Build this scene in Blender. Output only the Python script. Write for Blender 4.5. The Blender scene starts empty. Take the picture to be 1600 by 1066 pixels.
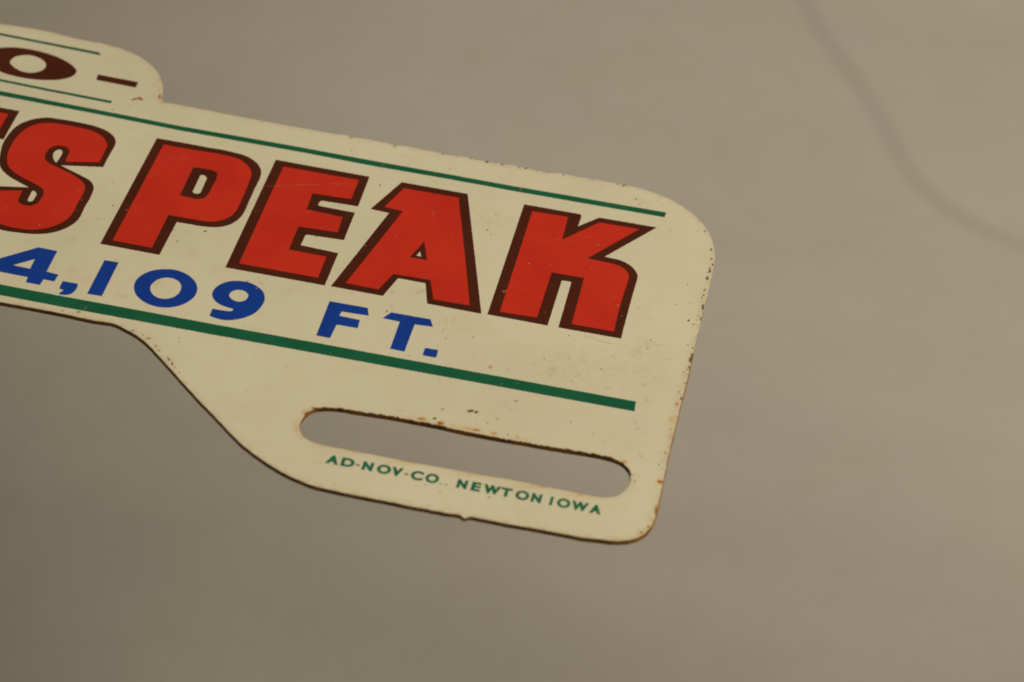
import bpy, bmesh, math, random
import numpy as np
from mathutils import Matrix, Vector, noise
from mathutils.geometry import delaunay_2d_cdt

random.seed(4)
SC = bpy.context.scene
COL = SC.collection
MM = 0.001

# ------------------------------------------------------------------ camera
# the plate's own axes are the world axes: x along the lettering, y up the plate, z off its face
cam_d = bpy.data.cameras.new("camera")
cam = bpy.data.objects.new("camera", cam_d)
COL.objects.link(cam)
right = Vector((0.97906284, 0.18390228, 0.08726912))
up = Vector((-0.17984347, 0.58064909, 0.79404217))
back = Vector((0.09535343, -0.79311196, 0.60156557))
m = Matrix((right, up, back)).transposed().to_4x4()
m.translation = Vector((38.6812, -321.7345, 244.0316)) * MM
cam.matrix_world = m
cam_d.sensor_width = 36.0
cam_d.lens = 109.528
cam_d.clip_start = 0.01
cam_d.clip_end = 50.0
cam_d.dof.use_dof = True
cam_d.dof.focus_distance = 0.415
cam_d.dof.aperture_fstop = 27.0
cam_d.dof.aperture_blades = 7
SC.camera = cam

# ------------------------------------------------------------------ light
world = bpy.data.worlds.new("World")
SC.world = world
world.use_nodes = True
bg = world.node_tree.nodes["Background"]
bg.inputs["Color"].default_value = (1.0, 0.75, 0.46, 1)
bg.inputs["Strength"].default_value = 0.12


def area(name, loc, target, size, power, color):
    d = bpy.data.lights.new(name, 'AREA')
    d.shape = 'DISK'
    d.size = size
    d.energy = power
    d.color = color
    o = bpy.data.objects.new(name, d)
    COL.objects.link(o)
    o.location = loc
    o.rotation_euler = (Vector(target) - Vector(loc)).to_track_quat('-Z', 'Y').to_euler()
    return o


area("ceiling_lamp", (0.66, 0.14, 0.76), (0.0, 0.08, -0.05), 0.7, 10.9, (1.0, 0.88, 0.69))

SC.render.engine = 'CYCLES'
SC.view_settings.view_transform = 'Standard'
SC.view_settings.look = 'None'
SC.view_settings.exposure = 0.0
SC.view_settings.gamma = 1.0
SC.cycles.use_denoising = False
SC.cycles.max_bounces = 6
SC.cycles.pixel_filter_type = 'BLACKMAN_HARRIS'
SC.cycles.filter_width = 1.9


# ------------------------------------------------------------------ helpers
def link(name, me, mats, parent=None, label=None, kind=None):
    o = bpy.data.objects.new(name, me)
    for mt in (mats if isinstance(mats, (list, tuple)) else [mats]):
        me.materials.append(mt)
    COL.objects.link(o)
    if parent:
        o.parent = parent
    if label:
        o["label"] = label
    if kind:
        o["kind"] = kind
    return o


def empty(name, loc=(0, 0, 0), parent=None):
    o = bpy.data.objects.new(name, None)
    o.empty_display_size = 0.01
    COL.objects.link(o)
    o.location = loc
    if parent:
        o.parent = parent
    return o


def spline(ctrl, step=0.3):
    """closed loop of (x, y, smooth) -> dense points; smooth points get Catmull-Rom tangents, corners stay sharp"""
    n = len(ctrl)
    out = []
    for i in range(n):
        p0, p1, p2, p3 = (np.array(ctrl[(i + k) % n][:2]) for k in (-1, 0, 1, 2))
        s1, s2 = ctrl[i][2], ctrl[(i + 1) % n][2]
        d = np.hypot(*(p2 - p1))
        k = max(1, int(round(d / step)))
        if not s1 and not s2:
            for j in range(k):
                out.append(p1 + (p2 - p1) * j / k)
            continue
        def tang(a, b, c):
            da, dc = np.hypot(*(b - a)), np.hypot(*(c - b))
            return ((b - a) / max(da, 1e-6) * dc + (c - b) / max(dc, 1e-6) * da) / max(da + dc, 1e-6)
        t1 = tang(p0, p1, p2) * d if s1 else None
        t2 = tang(p1, p2, p3) * d if s2 else None
        if t1 is None:
            t1 = 2 * (p2 - p1) - t2 if np.dot(p2 - p1, t2) > 0 else (p2 - p1)
            t1 = t1 / max(np.hypot(*t1), 1e-6) * d
        if t2 is None:
            t2 = 2 * (p2 - p1) - t1 if np.dot(p2 - p1, t1) > 0 else (p2 - p1)
            t2 = t2 / max(np.hypot(*t2), 1e-6) * d
        for j in range(k):
            u = j / k
            h = (2*u**3 - 3*u**2 + 1, u**3 - 2*u**2 + u, -2*u**3 + 3*u**2, u**3 - u**2)
            out.append(h[0]*p1 + h[1]*t1 + h[2]*p2 + h[3]*t2)
    return np.array(out)


def roughen(pts, amp, freq=2.2, seed=0.0):
    """printed or cut edges wander a little"""
    out = []
    n = len(pts)
    for i, p in enumerate(pts):
        t = pts[(i + 1) % n] - pts[i - 1]
        t = t / max(np.hypot(*t), 1e-9)
        w = noise.noise(Vector((p[0] * freq, p[1] * freq, seed))) * amp + noise.noise(Vector((p[0] * freq * 3, p[1] * freq * 3, seed + 9))) * amp * .6
        out.append(p + np.array((t[1], -t[0])) * w)
    return np.array(out)


def area2(p):
    x, y = p[:, 0], p[:, 1]
    return 0.5 * np.sum(x * np.roll(y, -1) - y * np.roll(x, -1))


def inside(P, loops):
    r = np.zeros(len(P), bool)
    for L in loops:
        x1, y1 = L[:, 0], L[:, 1]
        x2, y2 = np.roll(x1, -1), np.roll(y1, -1)
        for a, b, c, d in zip(x1, y1, x2, y2):
            if b == d:
                continue
            hit = ((b > P[:, 1]) != (d > P[:, 1])) & (P[:, 0] < (c - a) * (P[:, 1] - b) / (d - b) + a)
            r ^= hit
    return r


def triangulate(loops, extra=None):
    verts, edges = [], []
    for L in loops:
        s = len(verts)
        verts += [tuple(p) for p in L]
        edges += [(s + i, s + (i + 1) % len(L)) for i in range(len(L))]
    nb = len(verts)
    if extra is not None:
        verts += [tuple(p) for p in extra]
    V, E, F, _, _, _ = delaunay_2d_cdt([Vector(v) for v in verts], edges, [], 0, 1e-6)
    V = np.array([tuple(v) for v in V])
    F = np.array([tuple(f) for f in F if len(f) == 3])
    F = F[inside(V[F].mean(axis=1), loops)]
    d1, d2 = V[F[:, 1]] - V[F[:, 0]], V[F[:, 2]] - V[F[:, 0]]
    flip = (d1[:, 0] * d2[:, 1] - d1[:, 1] * d2[:, 0]) < 0
    F[flip] = F[flip][:, ::-1]
    return V, F, nb


def mesh(name, V3, faces, mat_index=None):
    me = bpy.data.meshes.new(name)
    me.from_pydata([tuple(v) for v in V3], [], [tuple(int(i) for i in f) for f in faces])
    if mat_index is not None:
        me.polygons.foreach_set("material_index", mat_index)
    me.update()
    return me


def ink(name, loops, z0, z1):
    """a printed film of ink: flat top at z1, thin side down to z0 (mm)"""
    V, F, _ = triangulate(loops)
    V3 = [(x * MM, y * MM, z1 * MM) for x, y in V]
    faces = [tuple(f) for f in F]
    outer = max(loops, key=lambda q: abs(area2(q)))
    for L in loops:
        ccw = area2(L) > 0
        s = len(V3)
        n = len(L)
        V3 += [(x * MM, y * MM, z1 * MM) for x, y in L] + [(x * MM, y * MM, z0 * MM) for x, y in L]
        for i in range(n):
            j = (i + 1) % n
            q = (s + i, s + n + i, s + n + j, s + j)
            faces.append(q if (ccw == (L is outer)) else q[::-1])
    return mesh(name, V3, faces)


# ------------------------------------------------------------------ materials
class NT:
    def __init__(self, name):
        self.m = bpy.data.materials.new(name)
        self.m.use_nodes = True
        self.t = self.m.node_tree
        self.p = self.t.nodes["Principled BSDF"]
        self.co = self.n('ShaderNodeTexCoord').outputs['Object']

    def n(self, typ, **kw):
        nd = self.t.nodes.new(typ)
        for k, v in kw.items():
            setattr(nd, k, v)
        return nd

    def l(self, a, b):
        self.t.links.new(a, b)

    def noise(self, scale, detail=3.0, rough=.55, vec=None):
        nd = self.n('ShaderNodeTexNoise')
        nd.inputs['Scale'].default_value = scale
        nd.inputs['Detail'].default_value = detail
        nd.inputs['Roughness'].default_value = rough
        self.l(vec or self.co, nd.inputs['Vector'])
        return nd.outputs['Fac']

    def ramp(self, v, a, b, lo=0.0, hi=1.0):
        nd = self.n('ShaderNodeMapRange', interpolation_type='SMOOTHSTEP')
        self.l(v, nd.inputs['Value'])
        for k, x in zip(('From Min', 'From Max', 'To Min', 'To Max'), (a, b, lo, hi)):
            nd.inputs[k].default_value = x
        return nd.outputs['Result']

    def math(self, op, a, b=None, clamp=False):
        nd = self.n('ShaderNodeMath', operation=op, use_clamp=clamp)
        for i, x in enumerate((a, b)):
            if x is None:
                continue
            if isinstance(x, (int, float)):
                nd.inputs[i].default_value = x
            else:
                self.l(x, nd.inputs[i])
        return nd.outputs[0]

    def mix(self, f, a, b):
        nd = self.n('ShaderNodeMix', data_type='RGBA')
        for sock, x in ((nd.inputs[0], f), (nd.inputs[6], a), (nd.inputs[7], b)):
            if isinstance(x, tuple):
                sock.default_value = (*x, 1) if len(x) == 3 else x
            elif isinstance(x, (int, float)):
                sock.default_value = x
            else:
                self.l(x, sock)
        return nd.outputs[2]

    def attr(self, name):
        nd = self.n('ShaderNodeAttribute', attribute_name=name)
        return nd.outputs['Fac']

    def bump(self, h, strength, dist):
        nd = self.n('ShaderNodeBump')
        nd.inputs['Strength'].default_value = strength
        nd.inputs['Distance'].default_value = dist
        self.l(h, nd.inputs['Height'])
        self.l(nd.outputs[0], self.p.inputs['Normal'])

    def set(self, color=None, rough=None, spec=None):
        for k, x in (('Base Color', color), ('Roughness', rough), ('Specular IOR Level', spec)):
            if x is None:
                continue
            if isinstance(x, tuple):
                self.p.inputs[k].default_value = (*x, 1)
            elif isinstance(x, (int, float)):
                self.p.inputs[k].default_value = x
            else:
                self.l(x, self.p.inputs[k])
        return self.m


def cream_paint():
    t = NT("aged_cream_paint")
    big = t.ramp(t.noise(38, 4, .6), .32, .72)
    c = t.mix(big, (.668, .654, .508), (.614, .598, .458))
    # faint olive soiling in small flecks
    fl = t.math('MULTIPLY', t.ramp(t.noise(620, 2, .5), .62, .74), t.ramp(t.noise(70, 3, .6), .42, .66))
    c = t.mix(t.math('MULTIPLY', fl, .30), c, (.30, .25, .11))
    mot = t.ramp(t.noise(210, 5, .65), .45, .75)
    c = t.mix(t.math('MULTIPLY', mot, .16), c, (.56, .49, .29))
    # dirt and rust that the years left in their own places
    d = t.math('MULTIPLY', t.attr("dirt"), t.ramp(t.noise(900, 5, .75), .40, .66, 0, 1.5), True)
    c = t.mix(d, c, (.39, .29, .125))
    r = t.math('MULTIPLY', t.attr("rust"), t.ramp(t.noise(760, 4, .7), .25, .62, .45, 1.25), True)
    c = t.mix(t.math('MULTIPLY', r, .8), c, (.57, .36, .135))
    mid = t.ramp(t.math('MULTIPLY', t.attr("rust"), t.noise(900, 4, .7)), .18, .38)
    c = t.mix(mid, c, (.50, .22, .06))
    deep = t.ramp(t.math('MULTIPLY', t.attr("rust"), t.noise(1300, 3, .7)), .34, .50)
    c = t.mix(deep, c, (.20, .062, .016))
    bare = t.ramp(t.math('MULTIPLY', t.attr("bare"), t.noise(1500, 3, .6)), .38, .46)
    c = t.mix(bare, c, (.10, .045, .015))
    t.bump(t.noise(420, 4, .6), .10, .0002)
    return t.set(c, t.ramp(t.noise(160, 3), .3, .7, .40, .52), .35)


def rusty_edge():
    t = NT("rusted_steel_edge")
    a = t.ramp(t.noise(420, 5, .7), .32, .68)
    c = t.mix(a, (.10, .046, .015), (.32, .15, .038))
    c = t.mix(t.ramp(t.noise(1500, 3, .6), .55, .75), c, (.24, .13, .045))
    t.bump(t.noise(1800, 4, .7), .4, .0001)
    return t.set(c, .85, .15)


def print_ink(name, col, dark, fleck=(.6, .45, .30), amt=.35, rough=.42):
    t = NT(name)
    c = t.mix(t.ramp(t.noise(90, 4, .6), .35, .7), col, dark)
    f = t.math('MULTIPLY', t.ramp(t.noise(1100, 2, .4), .80, .86), amt)
    c = t.mix(f, c, fleck)
    g = t.math('MULTIPLY', t.ramp(t.noise(160, 5, .75), .60, .82), .06)
    c = t.mix(g, c, (.6, .5, .35))
    t.bump(t.noise(900, 3, .6), .06, .0001)
    return t.set(c, rough, .12)


def plain(name, col, col2=None, rough=.6, spec=.3, scale=900):
    t = NT(name)
    c = t.mix(t.ramp(t.noise(scale, 3, .6), .35, .68), col, col2 or tuple(x * .75 for x in col))
    return t.set(c, rough, spec)


CREAM = cream_paint()
EDGE = rusty_edge()
BACKSIDE = plain("dull_bare_steel", (.22, .20, .17), (.13, .105, .08), .55)
RED = print_ink("red_ink", (.56, .032, .016), (.50, .026, .014), (.75, .30, .2))
BROWN = print_ink("brown_ink", (.072, .0165, .0080), (.060, .0135, .0070), (.35, .22, .14), .25)
BLUE = print_ink("blue_ink", (.007, .050, .345), (.006, .042, .29), (.25, .3, .4), .3)
GREEN = print_ink("green_ink", (.010, .118, .062), (.008, .098, .050), (.3, .4, .3), .3)
SMALLGREEN = print_ink("small_green_ink", (.008, .12, .065), (.02, .16, .09), (.5, .5, .35), .3)
CHIPDARK = plain("bare_rusted_steel", (.20, .14, .08), (.125, .085, .046), .8, .15)
CHIPOLIVE = plain("grimy_chip", (.40, .335, .20), (.29, .235, .13), .8, .15)
CHIPRUST = plain("orange_rust", (.44, .20, .055), (.30, .12, .03), .85, .1)
CHIPTAN = plain("tan_stain", (.50, .42, .235), (.42, .35, .19), .7, .2)
CHIPPINK = plain("smudged_red_ink", (.34, .05, .045), (.45, .14, .10), .6, .2)
CHIPFAINT = plain("faint_pink_stain", (.56, .33, .22), (.60, .45, .29), .7, .2)
FLECK = plain("scratched_ink", (.60, .23, .15), (.55, .17, .11), .6, .2)


SHAPES = {
  'S_o': [(-69.762,14.353,0),(-71.287,15.068,1),(-73.06,16.005,1),(-74.299,17.025,1),(-74.973,17.867,1),(-75.662,19.447,1),(-75.992,20.991,1),(-76.411,23.349,1),(-76.371,25.88,1),(-76.017,28.01,1),(-75.157,29.674,1),(-74.005,30.807,1),(-72.607,31.543,1),(-70.809,31.751,1),(-68.488,31.771,1),(-66.12,31.629,1),(-64.234,31.142,1),(-62.967,30.386,1),(-62.071,29.31,1),(-61.712,28.375,1),(-61.652,27.262,1),(-61.687,25.082,1),(-61.672,22.154,0),(-67.291,20.761,0),(-65.433,19.906,1),(-63.59,19.078,1),(-62.355,18.366,1),(-61.656,17.475,1),(-61.38,16.557,1),(-61.228,15.001,1),(-61.28,12.2,1),(-61.24,9.496,1),(-61.382,8.574,1),(-61.828,7.418,1),(-62.739,6.057,1),(-63.957,4.988,1),(-65.599,4.232,1),(-67.692,3.857,1),(-70.437,3.791,1),(-72.629,4.554,1),(-73.858,5.233,1),(-74.737,6.216,1),(-75.083,7.093,1),(-75.166,8.042,1),(-75.161,10.022,1),(-75.293,12.982,0)],
  'S_h1': [(-68.098,21.156,0),(-69.028,22.851,1),(-69.082,23.763,1),(-68.748,24.355,1),(-68.296,24.378,1),(-68.014,23.913,1),(-67.949,22.888,1)],
  'S_h2': [(-69.064,11.51,0),(-69.135,13.401,0),(-69.048,13.782,1),(-68.778,13.725,1),(-68.436,13.355,1),(-68.276,12.991,0),(-68.292,11.823,0),(-68.397,11.36,1),(-68.719,11.161,1),(-68.952,11.244,1)],
  'S_r': [(-74.626,19.785,1),(-74.995,21.109,1),(-75.182,22.917,1),(-75.088,25.669,1),(-74.499,27.975,1),(-73.469,29.48,1),(-71.878,30.328,1),(-69.849,30.528,1),(-67.516,30.487,1),(-65.7,30.234,1),(-64.222,29.55,1),(-63.22,28.512,1),(-62.689,27.425,1),(-62.586,25.995,1),(-62.528,23.111,0),(-66.923,21.786,0),(-67.085,22.906,1),(-67.204,24.485,1),(-67.594,25.083,1),(-68.368,25.356,1),(-69.338,25.147,1),(-69.92,24.431,1),(-70.086,23.128,1),(-69.881,21.745,1),(-69.388,21.048,1),(-68.598,20.565,1),(-67.29,20.023,1),(-65.179,19.075,1),(-63.778,18.204,1),(-62.983,17.45,1),(-62.581,16.571,1),(-62.419,15.217,1),(-62.473,12.807,1),(-62.463,9.849,1),(-62.815,8.459,1),(-63.526,7.163,1),(-64.69,5.914,1),(-66.102,5.122,1),(-67.972,4.733,1),(-70.837,5.019,1),(-72.663,6.006,1),(-73.645,6.958,1),(-74.183,7.964,1),(-74.315,9.311,1),(-74.43,12.059,0),(-70.348,13.362,0),(-70.244,11.297,1),(-70.095,10.654,1),(-69.385,10.186,1),(-68.376,10.179,1),(-67.686,10.828,1),(-67.446,12.199,1),(-67.489,13.581,1),(-67.794,14.379,1),(-68.698,15.1,1),(-70.041,15.77,1),(-71.623,16.471,1),(-73.065,17.426,1),(-73.992,18.35,1)],
  'P_o': [(-56.629,31.333,0),(-51.571,31.352,0),(-49.07,31.279,0),(-45.605,31.236,1),(-43.984,30.979,1),(-42.611,30.324,1),(-41.485,29.294,1),(-40.764,27.973,1),(-40.482,26.37,1),(-40.512,24.317,1),(-40.495,19.482,1),(-40.483,17.844,1),(-40.631,16.449,1),(-41.101,15.037,1),(-41.754,14.027,1),(-42.574,13.357,1),(-43.629,12.91,1),(-44.663,12.72,1),(-46.557,12.647,0),(-48.554,12.588,0),(-48.723,4.607,0),(-56.874,4.675,0)],
  'P_h': [(-48.457,23.93,0),(-48.446,24.327,1),(-48.286,24.51,1),(-48.002,24.503,1),(-47.678,24.314,1),(-47.406,23.846,0),(-47.332,20.556,0),(-47.41,20.111,1),(-47.672,19.881,1),(-48.21,19.933,1),(-48.424,20.155,0)],
  'P_r': [(-55.322,30.073,0),(-53.059,30.058,0),(-48.759,30.122,0),(-45.736,30.089,1),(-44.354,29.756,1),(-43.205,28.967,1),(-42.332,27.926,1),(-41.805,26.696,1),(-41.677,25.212,1),(-41.577,20.737,1),(-41.543,18.985,1),(-41.609,17.625,1),(-41.981,16.174,1),(-42.751,14.965,1),(-43.661,14.295,1),(-44.819,13.925,1),(-46.472,13.867,1),(-48.203,13.832,1),(-50.07,13.801,0),(-50.105,5.817,0),(-55.539,5.884,0)],
  'P_rh': [(-49.903,25.926,0),(-48.077,25.992,1),(-46.935,25.885,1),(-46.39,25.519,1),(-46.217,24.804,1),(-46.178,22.078,1),(-46.254,20.178,1),(-46.633,19.075,1),(-47.355,18.618,1),(-48.635,18.686,1),(-49.854,18.791,0)],
  'E_o': [(-39.494,31.274,0),(-26.084,31.221,0),(-25.99,23.716,0),(-30.974,23.527,0),(-31.224,23.366,0),(-31.335,22.478,0),(-31.123,22.193,0),(-26.067,22.091,0),(-26.055,15.366,0),(-31.049,15.099,0),(-31.265,14.89,0),(-31.337,12.46,0),(-26.085,12.202,0),(-26.134,4.55,0),(-39.656,4.522,0)],
  'E_r': [(-38.079,29.905,0),(-27.337,29.958,0),(-27.279,25.088,0),(-32.676,24.787,0),(-32.566,20.833,0),(-27.446,20.534,0),(-27.249,16.828,0),(-32.655,16.575,0),(-32.606,10.977,0),(-27.422,10.888,0),(-27.385,5.924,0),(-38.175,5.913,0)],
  'A_o': [(-21.52,31.317,0),(-12.15,31.315,0),(-8.34,17.183,0),(-4.986,4.617,0),(-12.3,4.673,0),(-13.434,9.069,0),(-17.174,9.066,0),(-18.264,4.581,0),(-25.315,4.614,0),(-21.586,23.481,0),(-24.233,23.623,0)],
  'A_h': [(-15.655,15.959,0),(-15.239,14.827,0),(-15.912,14.844,0)],
  'A_r': [(-20.914,29.906,0),(-13.182,30.005,0),(-9.626,16.776,0),(-6.801,5.905,0),(-11.688,5.796,0),(-12.96,9.926,0),(-17.991,9.805,0),(-19.146,5.776,0),(-23.593,5.873,0),(-19.854,24.437,0),(-22.517,24.64,0)],
  'A_rh': [(-15.582,18.328,0),(-14.331,14.239,0),(-16.687,14.183,0)],
  'K_o': [(-4.148,31.275,0),(3.842,31.289,0),(4.011,30.667,0),(3.925,28.319,0),(6.447,31.319,0),(14.469,31.419,0),(8.623,22.345,0),(9.639,22.294,1),(10.75,22.197,1),(12.042,21.616,1),(13.121,20.51,1),(13.64,19.371,1),(13.716,17.688,1),(13.695,16.197,1),(13.703,4.779,0),(5.336,4.705,0),(5.273,15.122,0),(5.15,15.28,0),(4.013,15.18,0),(3.949,14.948,0),(3.89,4.692,0),(-4.188,4.72,0)],
  'K_r': [(-2.763,29.926,0),(2.237,30.098,0),(2.372,24.483,0),(6.637,30.113,0),(12.211,30.235,0),(6.437,21.249,0),(8.061,21.144,1),(9.642,21.073,1),(11.106,20.734,1),(12.047,19.956,1),(12.507,18.876,1),(12.55,17.321,1),(12.496,15.67,1),(12.553,5.987,0),(6.897,5.934,0),(6.747,16.634,0),(2.336,16.554,0),(2.234,5.974,0),(-2.73,5.733,0)],
  'O_o': [(-85.376,46.265,1),(-84.495,46.892,1),(-82.704,47.625,1),(-80.08,47.87,1),(-77.262,47.523,1),(-75.002,46.756,1),(-73.325,45.689,1),(-72.29,44.487,1),(-72.304,43.227,1),(-73.466,41.785,1),(-75.439,40.84,1),(-78.344,40.314,1),(-80.65,40.433,1),(-82.527,40.859,1),(-83.744,41.292,1),(-85.397,42.23,1),(-86.489,43.507,1),(-86.506,44.772,1)],
  'O_h': [(-81.97,43.778,1),(-81.845,44.961,1),(-81.058,45.88,1),(-79.599,46.353,1),(-78.291,46.066,1),(-77.22,45.248,1),(-76.771,44.243,1),(-76.956,43.102,1),(-77.846,42.123,1),(-79.225,41.822,1),(-80.753,42.403,1)],
  'dash': [(-69.104,44.531,0),(-63.084,44.38,0),(-63.045,42.899,0),(-68.937,43.085,0)],
  '4_o': [(-64.384,1.432,0),(-61.766,1.381,0),(-61.739,-3.444,0),(-60.051,-3.612,0),(-60.128,-5.209,0),(-61.593,-5.211,0),(-61.666,-6.52,0),(-63.585,-6.504,0),(-63.668,-5.346,0),(-67.472,-5.298,0),(-70.45,-5.241,0),(-70.212,-4.118,0),(-68.406,-2.435,0)],
  '4_h': [(-63.998,-1.204,0),(-63.971,-3.492,0),(-66.328,-3.399,0)],
  'comma': [(-59.122,-4.789,0),(-57.083,-4.798,0),(-57.077,-6.769,1),(-57.262,-7.179,1),(-58.661,-7.706,0),(-58.805,-7.546,0),(-58.379,-6.664,0),(-59.077,-6.501,0)],
  '1': [(-55.275,1.287,0),(-53.364,1.364,0),(-53.328,-6.472,0),(-55.294,-6.532,0)],
  '0_o': [(-49.853,-3.514,1),(-50.078,-2.045,1),(-49.735,-0.552,1),(-48.812,0.787,1),(-47.263,1.696,1),(-45.71,1.976,1),(-44.193,1.54,1),(-42.846,0.5,1),(-42.017,-0.919,1),(-41.792,-2.473,1),(-42.184,-4.005,1),(-43.03,-5.307,1),(-44.529,-6.314,1),(-46.328,-6.513,1),(-48.137,-5.811,1),(-49.264,-4.714,1)],
  '0_h': [(-47.871,-2.788,1),(-47.791,-1.637,1),(-47.21,-0.532,1),(-46.381,0.013,1),(-45.314,-0.009,1),(-44.415,-0.619,1),(-43.992,-1.614,1),(-43.981,-2.777,1),(-44.348,-3.789,1),(-45.333,-4.582,1),(-46.379,-4.602,1),(-47.302,-3.936,1)],
  '9_o': [(-38.924,-4.796,0),(-38.885,-6.409,0),(-37.894,-6.692,1),(-36.681,-6.718,1),(-35.588,-6.291,1),(-34.379,-5.38,1),(-33.487,-4.188,1),(-32.999,-2.638,1),(-32.968,-0.663,1),(-33.446,0.574,1),(-34.382,1.525,1),(-35.596,2.126,1),(-36.836,2.183,1),(-38.052,1.845,1),(-39.117,0.943,1),(-39.751,-0.325,1),(-39.79,-1.697,1),(-39.319,-2.712,1),(-38.505,-3.468,1),(-37.511,-3.873,1),(-36.425,-4.015,0),(-36.225,-4.287,0),(-36.578,-4.674,0),(-37.595,-4.788,1)],
  '9_h': [(-37.601,-1.35,1),(-37.55,-0.655,1),(-37.214,-0.091,1),(-36.574,0.243,1),(-35.804,0.115,1),(-35.218,-0.544,1),(-35.177,-1.37,1),(-35.566,-2.065,1),(-36.218,-2.342,1),(-37.024,-2.066,1)],
  'F': [(-24.7,1.352,0),(-19.579,1.396,0),(-19.082,-0.233,0),(-22.687,-0.395,0),(-22.765,-1.382,0),(-19.972,-1.485,0),(-19.876,-3.291,0),(-22.664,-3.35,0),(-22.825,-6.428,0),(-24.66,-6.398,0)],
  'T': [(-16.416,1.373,0),(-11.144,1.425,0),(-10.532,-0.069,0),(-12.921,-0.261,0),(-12.967,-6.376,0),(-14.879,-6.344,0),(-14.906,-0.27,0),(-17.234,-0.21,0)],
  'dot': [(-10.542,-4.805,1),(-9.747,-4.8,1),(-8.858,-4.838,1),(-8.823,-5.578,1),(-8.814,-6.394,1),(-9.659,-6.429,1),(-10.522,-6.385,1),(-10.563,-5.549,1)],
  'tab1': [(-91.647,50.977,0),(-85.752,50.744,0),(-78.426,50.505,0),(-70.754,50.265,0),(-70.212,49.771,0),(-70.413,49.575,0),(-78.238,49.905,0),(-85.561,50.16,0),(-91.449,50.391,0)],
  'tab2': [(-87.687,39.219,0),(-81.919,38.994,0),(-74.732,38.703,0),(-65.245,38.486,0),(-65.195,37.873,0),(-74.547,38.112,0),(-81.737,38.434,0),(-87.498,38.657,0)],
  'thin': [(-86.661,36.171,0),(-80.948,36.016,0),(-66.752,35.67,0),(-54.508,35.284,0),(-43.388,35.356,0),(-35.991,35.356,0),(-26.75,35.229,0),(-15.745,35.223,0),(-6.607,35.173,0),(2.464,35.295,0),(9.256,35.328,0),(15.192,35.4,0),(15.19,34.187,0),(9.442,34.153,0),(2.673,34.072,0),(-6.388,34.011,0),(-15.516,34.104,0),(-26.469,33.983,0),(-35.715,34.217,0),(-43.091,34.198,0),(-54.212,34.218,0),(-66.435,34.616,0),(-80.582,34.893,0),(-86.288,35.062,0)],
  'thick': [(-71.811,-7.928,0),(-66.609,-7.942,0),(-57.955,-8.01,0),(-49.365,-7.985,0),(-37.378,-8.014,0),(-25.487,-7.937,0),(-17.022,-7.925,0),(-4.387,-7.908,0),(6.502,-7.89,0),(17.624,-7.853,0),(17.777,-9.909,0),(6.869,-9.955,0),(0.201,-9.957,0),(-16.542,-10.053,0),(-24.963,-10.095,0),(-36.801,-10.178,0),(-48.717,-10.208,0),(-57.271,-10.225,0),(-65.89,-10.148,0),(-71.076,-10.11,0)],
  'edge': [(-86.541,53.163,1),(-83.876,53.339,1),(-79.769,53.371,1),(-76.955,53.078,1),(-73.802,52.736,1),(-71.104,52.76,1),(-69.242,52.467,1),(-67.519,52.146,1),(-65.854,51.551,1),(-63.899,50.399,1),(-62.105,48.841,1),(-60.845,47.224,1),(-59.925,45.382,1),(-59.291,43.601,1),(-58.922,41.991,1),(-58.689,41.066,1),(-58.232,40.446,1),(-57.477,40.469,1),(-54.07,40.48,1),(-50.518,40.384,1),(-46.981,40.25,1),(-42.759,40.189,1),(-39.021,40.162,1),(-36.224,40.153,1),(-33.02,40.177,1),(-31.073,40.199,1),(-30.687,39.933,1),(-30.094,40.179,1),(-27.166,40.2,1),(-25.785,40.243,1),(-24.328,39.937,1),(-23.429,40.231,1),(-20.924,40.202,1),(-18.595,40.115,1),(-17.458,39.978,1),(-15.414,40.139,1),(-14.473,40.277,1),(-13.042,40.035,1),(-11.106,40.026,1),(-8.897,40.022,1),(-8.105,40.213,1),(-6.722,40.192,1),(-5.464,40.149,1),(-3.933,40.01,1),(-2.276,39.98,1),(-0.964,40.339,1),(1.611,40.29,1),(4.763,40.329,1),(7.637,40.363,1),(9.564,40.306,1),(11.958,39.922,1),(14.535,39.122,1),(16.448,38.083,1),(18.272,36.714,1),(20.029,34.85,1),(21.377,32.875,1),(22.369,30.441,1),(22.958,28.046,1),(23.188,26.4,1),(23.26,25.273,1),(23.32,23.13,1),(23.347,20.14,1),(23.328,17.14,1),(23.278,14.402,1),(23.306,11.069,1),(23.276,8.807,1),(23.309,5.445,1),(23.301,1.633,1),(23.312,-2.132,1),(23.26,-4.302,1),(23.218,-10.654,1),(23.219,-18.527,1),(23.322,-22.515,1),(23.357,-26.267,1),(23.369,-28.217,1),(23.305,-30.174,1),(23.037,-31.805,1),(22.531,-33.151,1),(21.879,-34.032,1),(20.988,-34.723,1),(19.75,-35.296,1),(18.358,-35.584,1),(17.264,-35.673,1),(15.997,-35.851,1),(12.671,-35.962,1),(9.324,-35.98,1),(5.983,-36.055,1),(3.02,-36.03,1),(1.471,-36.081,1),(1.203,-36.284,1),(0.929,-36.538,1),(0.526,-36.187,1),(-1.405,-36.202,1),(-3.656,-36.174,1),(-5.877,-36.186,1),(-8.076,-36.091,1),(-11.07,-36.094,1),(-13.318,-36.061,1),(-15.722,-35.986,1),(-17.92,-35.823,1),(-19.836,-35.322,1),(-21.831,-34.587,1),(-23.766,-33.61,1),(-26.061,-32.207,1),(-27.993,-30.847,1),(-30.22,-28.871,1),(-32.588,-26.58,1),(-35.357,-23.977,1),(-39.661,-19.683,1),(-42.578,-16.75,1),(-44.912,-14.502,1),(-46.787,-13.134,1),(-48.526,-12.267,1),(-50.219,-11.608,1),(-52.541,-11.715,1),(-56.869,-11.528,1),(-61.168,-11.471,1),(-65.446,-11.507,1)],
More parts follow.
